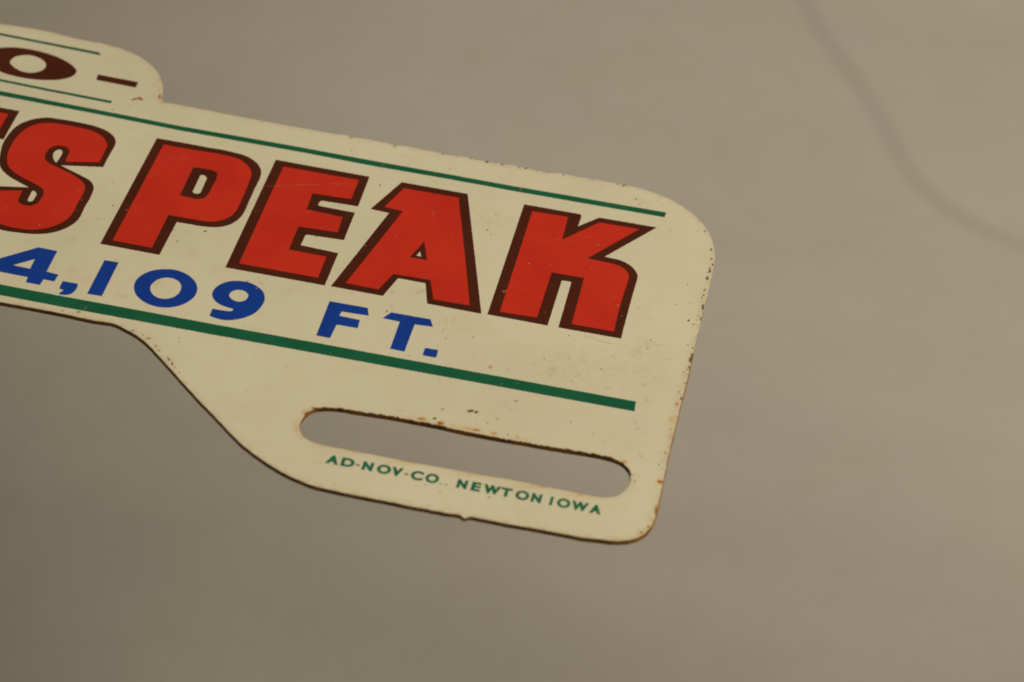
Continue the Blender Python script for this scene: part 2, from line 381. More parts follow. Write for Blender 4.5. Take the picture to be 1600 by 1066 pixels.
  'slot': [(-22.349,-25.29,1),(-22.441,-24.444,1),(-22.373,-23.612,1),(-22.087,-22.592,1),(-21.727,-21.733,1),(-21.187,-21.166,1),(-20.514,-20.773,1),(-19.653,-20.471,1),(-18.763,-20.321,1),(-17.629,-20.191,1),(-16.619,-20.206,1),(-14.784,-20.118,1),(-12.656,-19.981,1),(-10.984,-19.942,1),(-8.305,-19.971,1),(-4.795,-20.026,1),(-2.752,-20.192,1),(-0.65,-20.219,1),(3.384,-20.191,1),(5.415,-20.132,1),(7.453,-20.124,1),(10.573,-20.025,1),(12.087,-19.976,1),(14.594,-19.89,1),(15.745,-19.975,1),(16.922,-20.171,1),(17.91,-20.617,1),(18.723,-21.464,1),(19.181,-22.426,1),(19.414,-23.554,1),(19.427,-24.511,1),(19.141,-25.554,1),(18.694,-26.527,1),(18.062,-27.273,1),(17.164,-27.755,1),(16.074,-27.978,1),(14.575,-27.956,1),(13.072,-27.961,1),(11.57,-27.938,1),(10.058,-27.906,1),(6.833,-27.825,1),(2.027,-27.919,1),(-3.156,-27.995,1),(-9.213,-28.047,1),(-10.869,-28.027,1),(-13.15,-27.974,1),(-15.433,-27.999,1),(-17.328,-28.023,1),(-19.275,-27.868,1),(-20.495,-27.569,1),(-21.382,-27.038,1),(-21.952,-26.278,1)],
  'crease': [(-0.46,346.58),(6.34,329.38),(15,307.44),(22.86,289.34),(28.31,276.43),(33.35,266.41),(39.01,255.62),(43.79,246.06),(47.22,236.4),(49.87,227.82),(53.47,222.07),(59.51,216.09),(67.23,211.86),(76.45,207.12),(86.97,203.45),(102.48,199.28)],
  'crease2': [(-6.58,191.92),(11.79,200.41),(28.03,207.3),(44.53,216.46),(49.37,226.34)],
}
CHIPS=[(-6.417,-18.743,0.232,0.07,0.039,-0.189,'d'),(-2.323,-15.966,0.39,0.118,0.056,-0.28,'d'),(-1.542,-15.945,0.234,0.071,0.055,-0.28,'d'),(-5.786,-16.615,0.194,0.059,0.039,-0.191,'t'),(-1.611,-6.243,0.254,0.078,0.077,-0.397,'q'),(4.776,-2.642,0.128,0.039,0.031,-0.174,'o'),(2.875,-12.254,0.204,0.062,0.031,-0.168,'o'),(-1.325,-17.466,0.078,0.024,0.02,-0.101,'o'),(1.205,-16.497,0.234,0.071,0.029,-0.152,'t'),(23.153,25.022,0.135,0.043,0.04,-0.297,'d'),(22.868,24.128,0.127,0.04,0.04,-0.296,'o'),(22.982,23.547,0.135,0.043,0.06,-0.443,'d'),(22.84,23.04,0.152,0.048,0.024,-0.177,'o'),(22.866,21.683,0.16,0.05,0.052,-0.381,'d'),(22.95,18.953,0.126,0.039,0.052,-0.377,'o'),(22.831,18.613,0.134,0.042,0.02,-0.145,'o'),(22.928,17.647,0.1,0.031,0.024,-0.173,'d'),(22.787,17.031,0.133,0.042,0.03,-0.216,'o'),(23.191,14.971,0.141,0.044,0.098,-0.715,'d'),(22.875,12.94,0.116,0.036,0.026,-0.184,'o'),(21.753,11.409,0.148,0.046,0.032,-0.226,'d'),(20.503,19.398,0.1,0.032,0.023,-0.16,'o'),(19.683,14.411,0.1,0.031,0.023,-0.157,'o'),(23.298,12.185,0.074,0.023,0.078,-0.566,'d'),(22.531,10.769,0.288,0.09,0.012,-0.084,'o'),(22.816,11.814,0.083,0.026,0.02,-0.141,'o'),(21.346,15.215,0.075,0.023,0.016,-0.115,'o'),(22.857,26.295,0.119,0.038,0.04,-0.299,'r'),(22.494,28.526,0.102,0.032,0.037,-0.271,'r'),(23.151,5.54,0.147,0.045,0.014,-0.096,'d'),(23.274,3.758,0.098,0.03,0.106,-0.753,'d'),(23.178,2.873,0.13,0.04,0.086,-0.614,'d'),(23.21,1.322,0.065,0.02,0.057,-0.407,'d'),(23.06,0.71,0.081,0.025,0.015,-0.108,'d'),(22.709,0.095,0.089,0.027,0.017,-0.121,'d'),(23.033,-0.045,0.065,0.02,0.011,-0.081,'o'),(23.18,-2.27,0.096,0.03,0.017,-0.12,'d'),(22.73,-4.27,0.088,0.027,0.019,-0.133,'r'),(23.185,-5.526,0.096,0.029,0.057,-0.396,'d'),(18.054,5.332,0.073,0.023,0.017,-0.11,'o'),(17.529,5.646,0.073,0.023,0.017,-0.11,'d'),(22.389,5.996,0.163,0.051,0.016,-0.11,'o'),(22.823,-12.133,0.095,0.029,0.026,-0.18,'o'),(22.833,-17.005,0.109,0.033,0.037,-0.252,'o'),(22.381,-19.601,0.14,0.042,0.026,-0.174,'o'),(23.049,-22.956,0.185,0.055,0.037,-0.246,'r'),(19.694,-22.505,0.108,0.032,0.031,-0.197,'t'),(20.021,-23.681,0.108,0.032,0.023,-0.147,'o'),(20.262,-22.528,0.077,0.023,0.019,-0.123,'t'),(22.278,-33.041,0.226,0.067,0.029,-0.188,'r'),(22.906,-31.72,0.151,0.045,0.036,-0.237,'r'),(23.299,-28.489,0.091,0.027,0.108,-0.72,'r'),(-47.414,-12.348,0.234,0.073,0.034,-0.117,'r'),(-45.885,-12.939,0.094,0.029,0.03,-0.104,'r'),(-45.036,-13.384,0.273,0.084,0.037,-0.13,'r'),(-43.723,-14.669,0.233,0.072,0.044,-0.155,'o'),(-43.056,-15.445,0.155,0.048,0.036,-0.129,'r'),(-41.343,-16.926,0.124,0.038,0.057,-0.205,'d'),(-41.669,-16.484,0.093,0.029,0.036,-0.128,'d'),(-40.752,-17.66,0.116,0.036,0.078,-0.281,'d'),(-40.301,-18.074,0.077,0.024,0.053,-0.191,'o'),(-39.348,-19.092,0.092,0.028,0.042,-0.152,'t'),(-57.235,-11.037,0.102,0.032,0.045,-0.145,'d'),(-55.185,-10.656,0.235,0.073,0.048,-0.158,'r'),(-41.276,-12.289,0.062,0.019,0.054,-0.196,'o'),(-41.038,-12.993,0.078,0.024,0.029,-0.104,'o'),(-30.72,39.956,0.173,0.057,0.044,-0.191,'o'),(-24.29,39.848,0.19,0.062,0.035,-0.159,'o'),(-17.4,39.964,0.173,0.057,0.039,-0.19,'o'),(-16.621,39.947,0.104,0.034,0.026,-0.127,'o'),(-15.336,39.978,0.173,0.056,0.032,-0.158,'o'),(-13.506,40.052,0.173,0.056,0.028,-0.143,'o'),(-12.535,40.032,0.13,0.042,0.028,-0.142,'o'),(-11.094,39.962,0.208,0.068,0.043,-0.222,'d'),(-8.882,39.943,0.173,0.056,0.036,-0.19,'d'),(-9.913,40.044,0.104,0.034,0.021,-0.111,'o'),(-6.508,40.027,0.156,0.051,0.029,-0.158,'o'),(-5.499,40.037,0.173,0.056,0.038,-0.206,'d'),(-3.922,39.947,0.191,0.062,0.029,-0.158,'o'),(-2.271,39.948,0.139,0.045,0.028,-0.158,'o'),(-0.144,40.104,0.26,0.084,0.028,-0.158,'o'),(5.982,40.425,0.313,0.101,0.026,-0.158,'t'),(7.657,40.236,0.261,0.084,0.023,-0.142,'o'),(8.576,40.202,0.434,0.141,0.042,-0.268,'o'),(21.05,32.579,0.172,0.055,0.036,-0.26,'o'),(20.09,32.4,0.086,0.027,0.019,-0.138,'o'),(10.647,37.327,0.112,0.036,0.048,-0.312,'t'),(11.364,36.202,0.138,0.044,0.029,-0.186,'t'),(13.653,37.968,0.087,0.028,0.023,-0.156,'t'),(-29.953,36.994,0.12,0.039,0.044,-0.189,'o'),(-24.224,29.67,0.085,0.027,0.082,-0.367,'o'),(-57.788,13.68,0.106,0.034,0.034,-0.116,'d'),(-47.246,8.293,0.089,0.028,0.035,-0.127,'d'),(-44.335,11.67,0.196,0.063,0.046,-0.172,'d'),(-29.778,15.13,0.132,0.042,0.042,-0.174,'d'),(-16.99,1.442,0.08,0.025,0.055,-0.246,'d'),(-36.076,2.437,0.193,0.061,0.036,-0.138,'q'),(-64.436,36.385,0.145,0.048,0.051,-0.174,'o'),(-59.118,41.715,0.155,0.052,0.145,-0.515,'r'),(-9.126,1.909,0.073,0.023,0.022,-0.11,'t'),(-9.136,1.207,0.072,0.023,0.022,-0.109,'t'),(-9,-0.2,0.08,0.025,0.025,-0.122,'o'),(-9.049,-0.792,0.08,0.025,0.028,-0.135,'o'),(-8.362,-2.06,0.088,0.027,0.019,-0.094,'d'),(-5.018,-0.693,0.104,0.032,0.03,-0.149,'o'),(-9.172,-3.897,0.072,0.022,0.019,-0.094,'o'),(-8.078,2.41,0.073,0.023,0.022,-0.11,'t'),(-8.153,1.513,0.064,0.02,0.022,-0.109,'t'),(-7.232,0.349,0.064,0.02,0.022,-0.109,'t'),(-12.204,-6.974,0.079,0.024,0.023,-0.106,'o'),(7.013,3.326,0.113,0.035,0.026,-0.151,'o'),(17.418,3.624,0.081,0.025,0.017,-0.11,'o'),(7.914,-1.548,0.104,0.032,0.023,-0.135,'o'),(9.341,-5.103,0.104,0.032,0.023,-0.133,'t'),(9.67,-4.667,0.08,0.024,0.018,-0.106,'t'),(12.262,-2.412,0.16,0.049,0.018,-0.107,'o'),(7.785,-5.664,0.072,0.022,0.018,-0.106,'t'),(13.252,0.695,0.056,0.017,0.015,-0.095,'o'),(-7.831,23.642,0.126,0.04,0.043,-0.223,'o'),(-7.229,22.839,0.084,0.027,0.029,-0.148,'t'),(-62.535,39.701,0.172,0.057,0.042,-0.144,'p'),(-62.212,40.019,0.275,0.091,0.065,-0.224,'p'),(-61.748,40.366,0.292,0.097,0.083,-0.288,'p'),(-61.382,40.242,0.172,0.057,0.074,-0.256,'p'),(0.197,-17.674,0.093,0.028,0.054,-0.278,'t'),(3.12,-19.226,0.085,0.026,0.043,-0.226,'o'),(10.343,-14.436,0.086,0.026,0.024,-0.14,'o'),(13.445,-16.012,0.078,0.024,0.021,-0.127,'o'),(1.27,-16.41,0.195,0.059,0.024,-0.127,'t'),(-2.831,-31.016,0.06,0.018,0.02,-0.096,'o'),(3.153,-31.861,0.226,0.067,0.032,-0.167,'q'),(-4.826,-31.751,0.113,0.034,0.025,-0.119,'t'),(-2.783,-32.722,0.151,0.045,0.025,-0.119,'t'),(-15.51,-34.852,0.097,0.029,0.028,-0.118,'t'),(-59.356,18.867,0.083,0.027,0.035,-0.118,'t'),(-60.342,18.224,0.099,0.032,0.035,-0.118,'t'),(-57.08,-10.844,0.078,0.024,0.028,-0.092,'t')]
FLECKS=[(-0.981,17.696,0.108,0.034,0.04,-0.218),(1.812,18.318,0.092,0.029,0.023,-0.131),(-3.002,10.248,0.18,0.057,0.032,-0.169),(-2.829,10.617,0.082,0.026,0.032,-0.17),(-3.226,10.462,0.082,0.026,0.022,-0.113),(3.086,7.46,0.082,0.025,0.015,-0.084),(12.163,11.91,0.19,0.059,0.018,-0.113),(12.969,9.674,0.09,0.028,0.018,-0.112),(13.61,7.365,0.139,0.043,0.013,-0.083),(3.605,5.377,0.065,0.02,0.015,-0.083),(-8.608,6.598,0.073,0.023,0.025,-0.125),(-23.06,14.938,0.099,0.031,0.039,-0.173),(-63.188,15.611,0.074,0.024,0.031,-0.102),(-62.152,13.626,0.098,0.032,0.031,-0.102),(-55.738,13.166,0.123,0.039,0.034,-0.116),(5.474,26.134,0.169,0.054,0.018,-0.105),(7.362,24.846,0.135,0.043,0.029,-0.179),(-5.366,34.817,0.052,0.017,0.075,-0.403),(-24.928,34.718,0.068,0.022,0.028,-0.125),(-21.99,-9.529,0.063,0.019,0.022,-0.092),(0.432,-9.417,0.126,0.039,0.015,-0.078),(2.378,-8.655,0.079,0.024,0.015,-0.079),(-65.803,6.349,0.145,0.046,0.04,-0.127),(-71.21,8.904,0.073,0.023,0.037,-0.114),(-19.467,18.308,0.083,0.026,0.026,-0.117),(-12.202,21.41,0.084,0.027,0.024,-0.118),(0.824,8.794,0.065,0.02,0.015,-0.084),(11.368,13.737,0.083,0.026,0.014,-0.086),(7.341,19.375,0.1,0.032,0.022,-0.131),(-54.511,-9.434,0.071,0.022,0.032,-0.106),(-62.15,11.09,0.065,0.021,0.031,-0.101),(-35.61,-6.139,0.095,0.03,0.017,-0.067),(-34.54,1.193,0.177,0.055,0.018,-0.069),(-39.877,20.964,0.067,0.021,0.027,-0.104),(-40.303,23.328,0.05,0.016,0.023,-0.09),(-39.033,18.198,0.058,0.019,0.026,-0.103)]
STAINS=[(-8.041,-19.236,0.619,0.188,0.08,-0.377,0.9,'r'),(-7.124,-19.292,0.309,0.094,0.053,-0.251,0.5,'r'),(-5.524,-19.475,0.541,0.164,0.094,-0.452,1.1,'r'),(-3.9,-19.383,0.541,0.164,0.077,-0.377,0.5,'r'),(-2.239,-19.479,0.774,0.234,0.063,-0.314,0.6,'r'),(-0.849,-19.457,0.928,0.281,0.074,-0.376,0.75,'r'),(1.374,-19.515,0.542,0.164,0.072,-0.376,0.7,'r'),(4.28,-19.299,0.31,0.094,0.093,-0.501,0.65,'r'),(5.468,-19.536,0.774,0.234,0.058,-0.313,0.6,'r'),(-9.46,-19.533,0.618,0.188,0.068,-0.314,0.4,'r'),(-11.087,-19.625,0.618,0.188,0.055,-0.251,0.35,'r'),(-22.613,-25.515,0.381,0.115,0.362,-1.475,0.55,'r'),(-22.315,-22.367,0.384,0.117,0.121,-0.498,0.5,'r'),(-21.6,-27.314,0.456,0.138,0.149,-0.61,0.45,'r'),(-21.451,-21.166,0.538,0.164,0.075,-0.313,0.4,'r'),(-14.133,-27.933,3.037,0.914,0.111,-0.486,0.4,'r'),(-7.628,-28.048,3.798,1.14,0.13,-0.606,0.5,'r'),(0.447,-28.072,3.801,1.138,0.12,-0.605,0.45,'r'),(8.488,-28.095,3.424,1.022,0.109,-0.603,0.55,'r'),(14.112,-28.196,2.284,0.68,0.092,-0.542,0.5,'r'),(-18.97,-28.089,1.517,0.457,0.116,-0.486,0.35,'r'),(19.663,-24.377,0.307,0.092,0.153,-0.978,0.45,'r'),(18.06,-20.338,0.464,0.139,0.079,-0.497,0.3,'r'),(22.757,-6.892,0.318,0.097,0.114,-0.787,0.6,'r'),(22.577,-10.214,0.474,0.144,0.113,-0.777,0.6,'r'),(23.101,-13.813,0.235,0.071,0.112,-0.765,0.4,'r'),(22.973,-22.876,0.385,0.115,0.073,-0.492,0.7,'r'),(23.387,-28.337,0.305,0.09,0.18,-1.201,0.7,'r'),(23.027,-30.692,0.303,0.09,0.09,-0.595,0.6,'r'),(22.199,-33.04,0.528,0.156,0.072,-0.471,0.6,'r'),(19.373,-35.101,0.601,0.177,0.047,-0.292,0.35,'r'),(22.84,26.29,0.255,0.081,0.101,-0.746,0.4,'r'),(-59.127,41.747,0.215,0.072,0.273,-0.966,0.7,'r'),(-60.602,44.621,0.26,0.087,0.185,-0.651,0.2,'r'),(22.617,-4.18,0.32,0.098,0.153,-1.061,0.3,'r'),(-1.275,-35.405,0.599,0.178,0.096,-0.469,0.2,'r'),(-6.809,-35.552,0.748,0.222,0.076,-0.352,0.2,'r'),(-58.852,-1.995,0.556,0.176,0.209,-0.682,0.28,'r'),(-57.518,-3.512,0.396,0.125,0.124,-0.407,0.35,'r'),(-58.669,-3.726,0.396,0.125,0.125,-0.406,0.28,'r'),(-61.549,-0.896,0.318,0.101,0.171,-0.548,0.18,'r'),(-60.764,4.527,0.402,0.128,0.129,-0.42,0.2,'d'),(-65.77,2.472,0.641,0.204,0.133,-0.417,0.25,'d'),(-51.482,-5.747,0.395,0.124,0.118,-0.402,0.28,'r'),(-55.752,-0.715,0.319,0.101,0.123,-0.411,0.22,'r'),(-55.968,-3.469,0.396,0.125,0.123,-0.407,0.3,'r'),(-54.632,-7.611,0.393,0.123,0.1,-0.333,0.22,'r'),(-50.288,-1.531,0.319,0.1,0.118,-0.409,0.22,'r'),(-55.202,-10.546,0.391,0.122,0.12,-0.395,0.35,'r'),(-45.305,-13.184,0.779,0.242,0.149,-0.52,0.35,'d'),(-41.126,-17.22,0.464,0.143,0.214,-0.767,0.45,'d'),(-7.859,25.171,2.107,0.674,0.58,-2.994,0.16,'d'),(-7.788,27.589,0.847,0.272,0.233,-1.208,0.15,'d'),(-7.048,1.131,2.416,0.751,0.825,-4.093,0.1,'d'),(8.923,-2.509,4.808,1.48,0.801,-4.689,0.12,'d'),(17.249,3.615,2.436,0.753,0.292,-1.918,0.16,'d'),(17.065,-0.71,3.22,0.99,0.518,-3.367,0.12,'d'),(-22.843,34.163,2.565,0.834,0.407,-1.864,0.1,'d'),(-47.654,10.563,2.038,0.651,0.317,-1.143,0.14,'d'),(-44.741,6.404,2.023,0.642,0.385,-1.405,0.16,'d'),(-38.953,4.442,1.614,0.51,0.293,-1.114,0.14,'d'),(-47.423,-1.224,1.275,0.402,0.387,-1.364,0.16,'d'),(-18.837,-11.053,4.71,1.45,0.601,-2.606,0.07,'d'),(5.958,-4.827,1.595,0.49,0.189,-1.063,0.15,'d'),(-0.477,-15.054,4.684,1.425,0.621,-3.191,0.07,'d'),(11.386,36.176,1.208,0.389,0.287,-1.863,0.16,'d'),(-61.371,8.828,1.622,0.519,0.434,-1.424,0.1,'d'),(19.337,-23.32,0.616,0.184,0.154,-0.982,0.25,'d'),(-19.03,-31.214,2.261,0.679,0.405,-1.679,0.08,'d'),(6.343,-33.768,4.511,1.338,0.221,-1.179,0.08,'d'),(-28.29,-23.515,3.059,0.93,0.637,-2.483,0.06,'d')]
SCRATCHES=[([(-40.29, 23.97), (-38.82, 24.64), (-37.17, 25.25), (-34.7, 26.3), (-32.44, 27.09), (-31.4, 27.69), (-30.67, 28.04)], 0.45), ([(-30.41, 28.09), (-29.66, 27.83)], 0.8), ([(-30.66, 28.03), (-28.41, 28.48), (-27.07, 28.59)], 0.3), ([(-55.18, 21.68), (-54.48, 22.4), (-53.82, 22.94)], 0.3), ([(-15.73, 24.47), (-15.74, 25.12), (-15.73, 25.92)], 0.6), ([(-15.53, 23.67), (-15.14, 22.52)], 0.3), ([(-32.39, 19.95), (-31.83, 20.61)], 0.5), ([(-28.67, 27.66), (-27.64, 27.91)], 0.35), ([(-54.77, -10.01), (-54.44, -9.37)], 0.6), ([(0.95, 24.35), (2.54, 24.46), (5.18, 24.59)], 0.25)]
HAIRLINES=[([(8.84, 3.95), (10.08, 3.7), (11.32, 3.42), (12.88, 3.24)], 0.35)]


S = {k: v for k, v in SHAPES.items() if not k.startswith('crease')}

# ------------------------------------------------------------------ backdrop sheet (110 mm below the plate)
FLOOR = -110.0


def catmull_open(P, step=2.0):
    P = np.array(P, float)
    out = []
    for i in range(len(P) - 1):
        p0, p1, p2 = P[max(i - 1, 0)], P[i], P[i + 1]
        p3 = P[min(i + 2, len(P) - 1)]
        k = max(1, int(np.hypot(*(p2 - p1)) / step))
        for j in range(k):
            u = j / k
            out.append(.5 * (2*p1 + (p2 - p0)*u + (2*p0 - 5*p1 + 4*p2 - p3)*u*u + (3*p1 - p0 - 3*p2 + p3)*u**3))
    out.append(P[-1])
    return np.array(out)


def signed_distance(Q, line):
    a, b = line[:-1], line[1:]
    best = np.full(len(Q), 1e9)
    sgn = np.ones(len(Q))
    for p, q in zip(a, b):
        d = q - p
        L2 = d @ d
        w = Q - p
        t = np.clip((w @ d) / L2, 0, 1)
        r = w - t[:, None] * d
        dist = np.hypot(r[:, 0], r[:, 1])
        s = np.sign(d[0] * w[:, 1] - d[1] * w[:, 0])
        k = dist < best
        best[k] = dist[k]
        sgn[k] = s[k]
    return best * sgn


def fold(d, h, width, relax):
    """a soft crease: the cloth drops by h over `width`, and eases back behind it"""
    u = np.clip(d / width + .5, 0, 1)
    step = u * u * (3 - 2 * u)
    back_ = np.where(d > width / 2, np.exp(-(d - width / 2) / relax), 1.0)
    return h * step * back_


def sheet():
    def axis(lo, hi, d0, d1, fine, far):
        mid = np.arange(d0, d1 + .001, fine)
        a = d0 - np.cumsum(np.geomspace(fine, 60, 24)); a = a[a > lo]
        b = d1 + np.cumsum(np.geomspace(fine, 60, 24)); b = b[b < hi]
        return np.concatenate([[lo], a[::-1], mid, b, [hi]])
    xs = axis(-900, 900, -165, 130, .8, 60)
    ys = axis(-700, 900, 10, 330, .8, 60)
    X, Y = np.meshgrid(xs, ys)
    Q = np.stack([X.ravel(), Y.ravel()], 1)
    Z = np.zeros(len(Q))
    near = (np.abs(Q[:, 0]) < 320) & (Q[:, 1] > -120) & (Q[:, 1] < 460)
    c1 = catmull_open(SHAPES['crease'])
    for _ in range(10):                       # ease the bends
        c1[1:-1] = .25 * c1[:-2] + .5 * c1[1:-1] + .25 * c1[2:]
    c2 = catmull_open(SHAPES['crease2'])
    d1 = signed_distance(Q[near], c1)
    d2 = signed_distance(Q[near], c2)
    e2 = np.hypot(Q[near][:, 0] - c2[len(c2)//2, 0], Q[near][:, 1] - c2[len(c2)//2, 1])
    Z[near] += fold(d1, CREASE_H, 5.0, 26.0)
    Z[near] += fold(d2, CREASE_H * .8, 16.0, 30.0) * np.exp(-(e2 / 34.0) ** 4)
    for i in range(len(Q)):
        x, y = Q[i]
        Z[i] += noise.noise(Vector((x * .006, y * .016, 1.3))) * 1.8 + noise.noise(Vector((x * .012 + 3, y * .048, 7.7))) * 1.7
    # slopes added to the cloth so its near and left parts shade darker
    w = np.clip((152 - Q[:, 1]) / 100, 0, 1)
    w = w * w * (3 - 2 * w)
    v = np.clip((-55 - Q[:, 0]) / 60, 0, 3.0)
    far = np.exp(-np.maximum(np.hypot(Q[:, 0], Q[:, 1] - 120) - 230, 0) / 160)
    Z += (SLOPE_NEAR * (np.clip(Q[:, 0], -230, 230) - 83) * w - SLOPE_LEFT * 30 * v * v) * far
    nx, ny = len(xs), len(ys)
    V = np.stack([Q[:, 0] * MM, Q[:, 1] * MM, (FLOOR + Z) * MM], 1)
    idx = np.arange(nx * ny).reshape(ny, nx)
    F = np.stack([idx[:-1, :-1], idx[:-1, 1:], idx[1:, 1:], idx[1:, :-1]], -1).reshape(-1, 4)
    me = bpy.data.meshes.new("backdrop_sheet")
    me.vertices.add(len(V)); me.vertices.foreach_set("co", V.ravel())
    me.loops.add(F.size); me.loops.foreach_set("vertex_index", F.ravel())
    me.polygons.add(len(F)); me.polygons.foreach_set("loop_start", np.arange(0, F.size, 4))
    me.polygons.foreach_set("use_smooth", np.ones(len(F), bool))
    me.update(calc_edges=True)
    t = NT("pale_grey_cloth")
    c = t.mix(t.ramp(t.noise(14, 4, .6), .3, .7), (.405, .402, .374), (.42, .416, .385))
    c = t.mix(t.math('MULTIPLY', t.ramp(t.noise(55, 4, .65), .45, .75), .35), c, (.385, .38, .335))
    c = t.mix(t.math('MULTIPLY', t.ramp(t.noise(130, 4, .6), .35, .7), .30), c, (.375, .372, .335))
    t.bump(t.noise(1400, 2, .5), .15, .0002)
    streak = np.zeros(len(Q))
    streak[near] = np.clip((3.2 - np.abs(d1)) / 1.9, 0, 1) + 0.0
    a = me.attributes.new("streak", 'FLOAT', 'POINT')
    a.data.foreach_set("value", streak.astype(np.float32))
    c = t.mix(t.math('MULTIPLY', t.attr("streak"), .42), c, (.325, .325, .295))  # darker band in the sheet colour along the crease line
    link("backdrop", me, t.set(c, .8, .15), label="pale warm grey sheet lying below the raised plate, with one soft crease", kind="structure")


CREASE_H = 0.15
SLOPE_NEAR, SLOPE_LEFT = .30, .145
sheet()

# ------------------------------------------------------------------ the plate
THICK = 0.64
CX = -94.0                                   # middle of the plate, its left half lies outside the picture
edge = [tuple(p) for p in S['edge']]
full = edge + [(2 * CX - x, y, s) for x, y, s in reversed(edge)]
slot_r = [tuple(p) for p in S['slot']]
slot_l = [(2 * CX - x, y, s) for x, y, s in slot_r]
sharp = min(range(len(full)), key=lambda i: math.hypot(full[i][0] - -58.6, full[i][1] - 42.2))

outline = roughen(spline(full, .45), .045, 1.1, 2.0)
slotR = roughen(spline(slot_r, .35), .05, 1.3, 5.0)
slotL = roughen(spline(slot_l, .8), .05, 1.3, 6.0)

topper = empty("plate_topper", (0, 0, 0))
topper["label"] = "cream painted steel plate topper with red PEAK lettering, green stripes and a long bolt slot"
topper["category"] = "metal sign"


def dist_to(P, L):
    best = np.full(len(P), 1e9)
    q = np.roll(L, -1, 0)
    for a, b in zip(L, q):
        d = b - a
        w = P - a
        t = np.clip((w @ d) / max(d @ d, 1e-12), 0, 1)
        r = w - t[:, None] * d
        np.minimum(best, np.hypot(r[:, 0], r[:, 1]), out=best)
    return best


def plate():
    loops = [outline, slotR, slotL]
    step = .42
    gx, gy = np.meshgrid(np.arange(-88, 26, step), np.arange(-40, 56, step))
    gx[::2] += step / 2
    G = np.stack([gx.ravel(), gy.ravel()], 1)
    cx, cy = np.meshgrid(np.arange(-212, -88, 4.0), np.arange(-40, 56, 4.0))
    G = np.concatenate([G, np.stack([cx.ravel(), cy.ravel()], 1)])
    G = G[inside(G, loops)]
    dd = np.minimum(dist_to(G, outline), dist_to(G, slotR))
    G = G[dd > .26]
    V, F, nb = triangulate(loops, G)
    nv = len(V)
    V3 = [(x * MM, y * MM, 0.0) for x, y in V]
    faces = [tuple(f) for f in F]
    mi = [0] * len(faces)
    rings = []
    for L, hole in ((outline, False), (slotR, True), (slotL, True)):
        t = np.roll(L, -1, 0) - np.roll(L, 1, 0)
        t /= np.maximum(np.hypot(t[:, 0], t[:, 1]), 1e-9)[:, None]
        nrm = np.stack([t[:, 1], -t[:, 0]], 1)
        if area2(L) < 0:
            nrm = -nrm                        # outward from the loop's inside
        if hole:
            nrm = -nrm                        # the hole's rim rounds into the hole
        ccw = (area2(L) > 0) != hole
        n = len(L)
        base = len(V3)
        for off, z in ((0, 0), (.04, -.05), (.045, -.10), (.02, -THICK)):
            V3 += [(x * MM, y * MM, z * MM) for x, y in L + nrm * off]
        for k in range(3):
            for i in range(n):
                j = (i + 1) % n
                q = (base + k*n + i, base + (k+1)*n + i, base + (k+1)*n + j, base + k*n + j)
                faces.append(q if ccw else q[::-1])
                mi.append(0 if k == 0 else 1)
        if not hole:                          # the sheared edge leaves a small burr on the lower right side
            for i in range(n):
                x, y = L[i]
                k = min(1, max(0, (x - 12) / 6)) * min(1, max(0, (8 - y) / 6))
                for ring, ex in ((2, .05), (3, .13)):
                    v = V3[base + ring * n + i]
                    V3[base + ring * n + i] = (v[0] + nrm[i][0] * ex * k * MM, v[1] + nrm[i][1] * ex * k * MM, v[2])
        rings.append((base, n, hole))
    # underside
    Vb, Fb, _ = triangulate([np.array([(V3[b + 3*n + i][0] / MM, V3[b + 3*n + i][1] / MM) for i in range(n)]) for b, n, h in rings])
    s = len(V3)
    V3 += [(x * MM, y * MM, -THICK * MM) for x, y in Vb]
    faces += [tuple(int(i) + s for i in f[::-1]) for f in Fb]
    mi += [2] * len(Fb)
    me = mesh("sheet", V3, faces, mi)
    P = np.array(V3)[:, :2] / MM
    rust = np.zeros(len(P)); dirt = np.zeros(len(P))
    for x, y, ax, ay, bx, by, st, kd in STAINS:
        Minv = np.linalg.inv(np.array(((ax, bx), (ay, by))))
        uv = (P - (x, y)) @ Minv.T
        if P is not None and kd == 'r' and y < -20:
            st *= 1.9 if y > -23 else .75
        if kd == 'd':
            st *= 1.15
        g = st * np.exp(-1.1 * (uv ** 2).sum(1))
        if kd == 'r':
            rust += g
        else:
            dirt += g
    vis = P[:, 0] > -90
    ds = np.full(len(P), 9.0); do = np.full(len(P), 9.0)
    ds[vis] = dist_to(P[vis], slotR)
    do[vis] = dist_to(P[vis], outline)
    low = np.clip((P[:, 1] + 10) / -20, 0, 1)
    rust += .20 * np.exp(-(ds / .5) ** 2)
    rust += .22 * np.exp(-(do / .45) ** 2) * (.35 + .65 * (P[:, 0] > 10) * (P[:, 1] < 5))
    dirt += .30 * np.exp(-(do / .6) ** 2)
    bare = 1.05 * np.exp(-(ds / .19) ** 2) * (P[:, 1] > -23) + .62 * np.exp(-(do / .18) ** 2)
    for nm, arr in (("rust", rust), ("dirt", dirt), ("bare", bare)):
        a = me.attributes.new(nm, 'FLOAT', 'POINT')
        a.data.foreach_set("value", arr.astype(np.float32))
    return link("steel_sheet", me, [CREAM, EDGE, BACKSIDE], topper)


plate()

# ------------------------------------------------------------------ the print
Z_BROWN, Z_RED = .018, .034


def shp(keys, amp=.03, seed=0.0, move=(0, 0)):
    return [roughen(spline([(x + move[0], y + move[1], s) for x, y, s in S[k]], .25), amp, 2.6, seed + i) for i, k in enumerate(keys)]


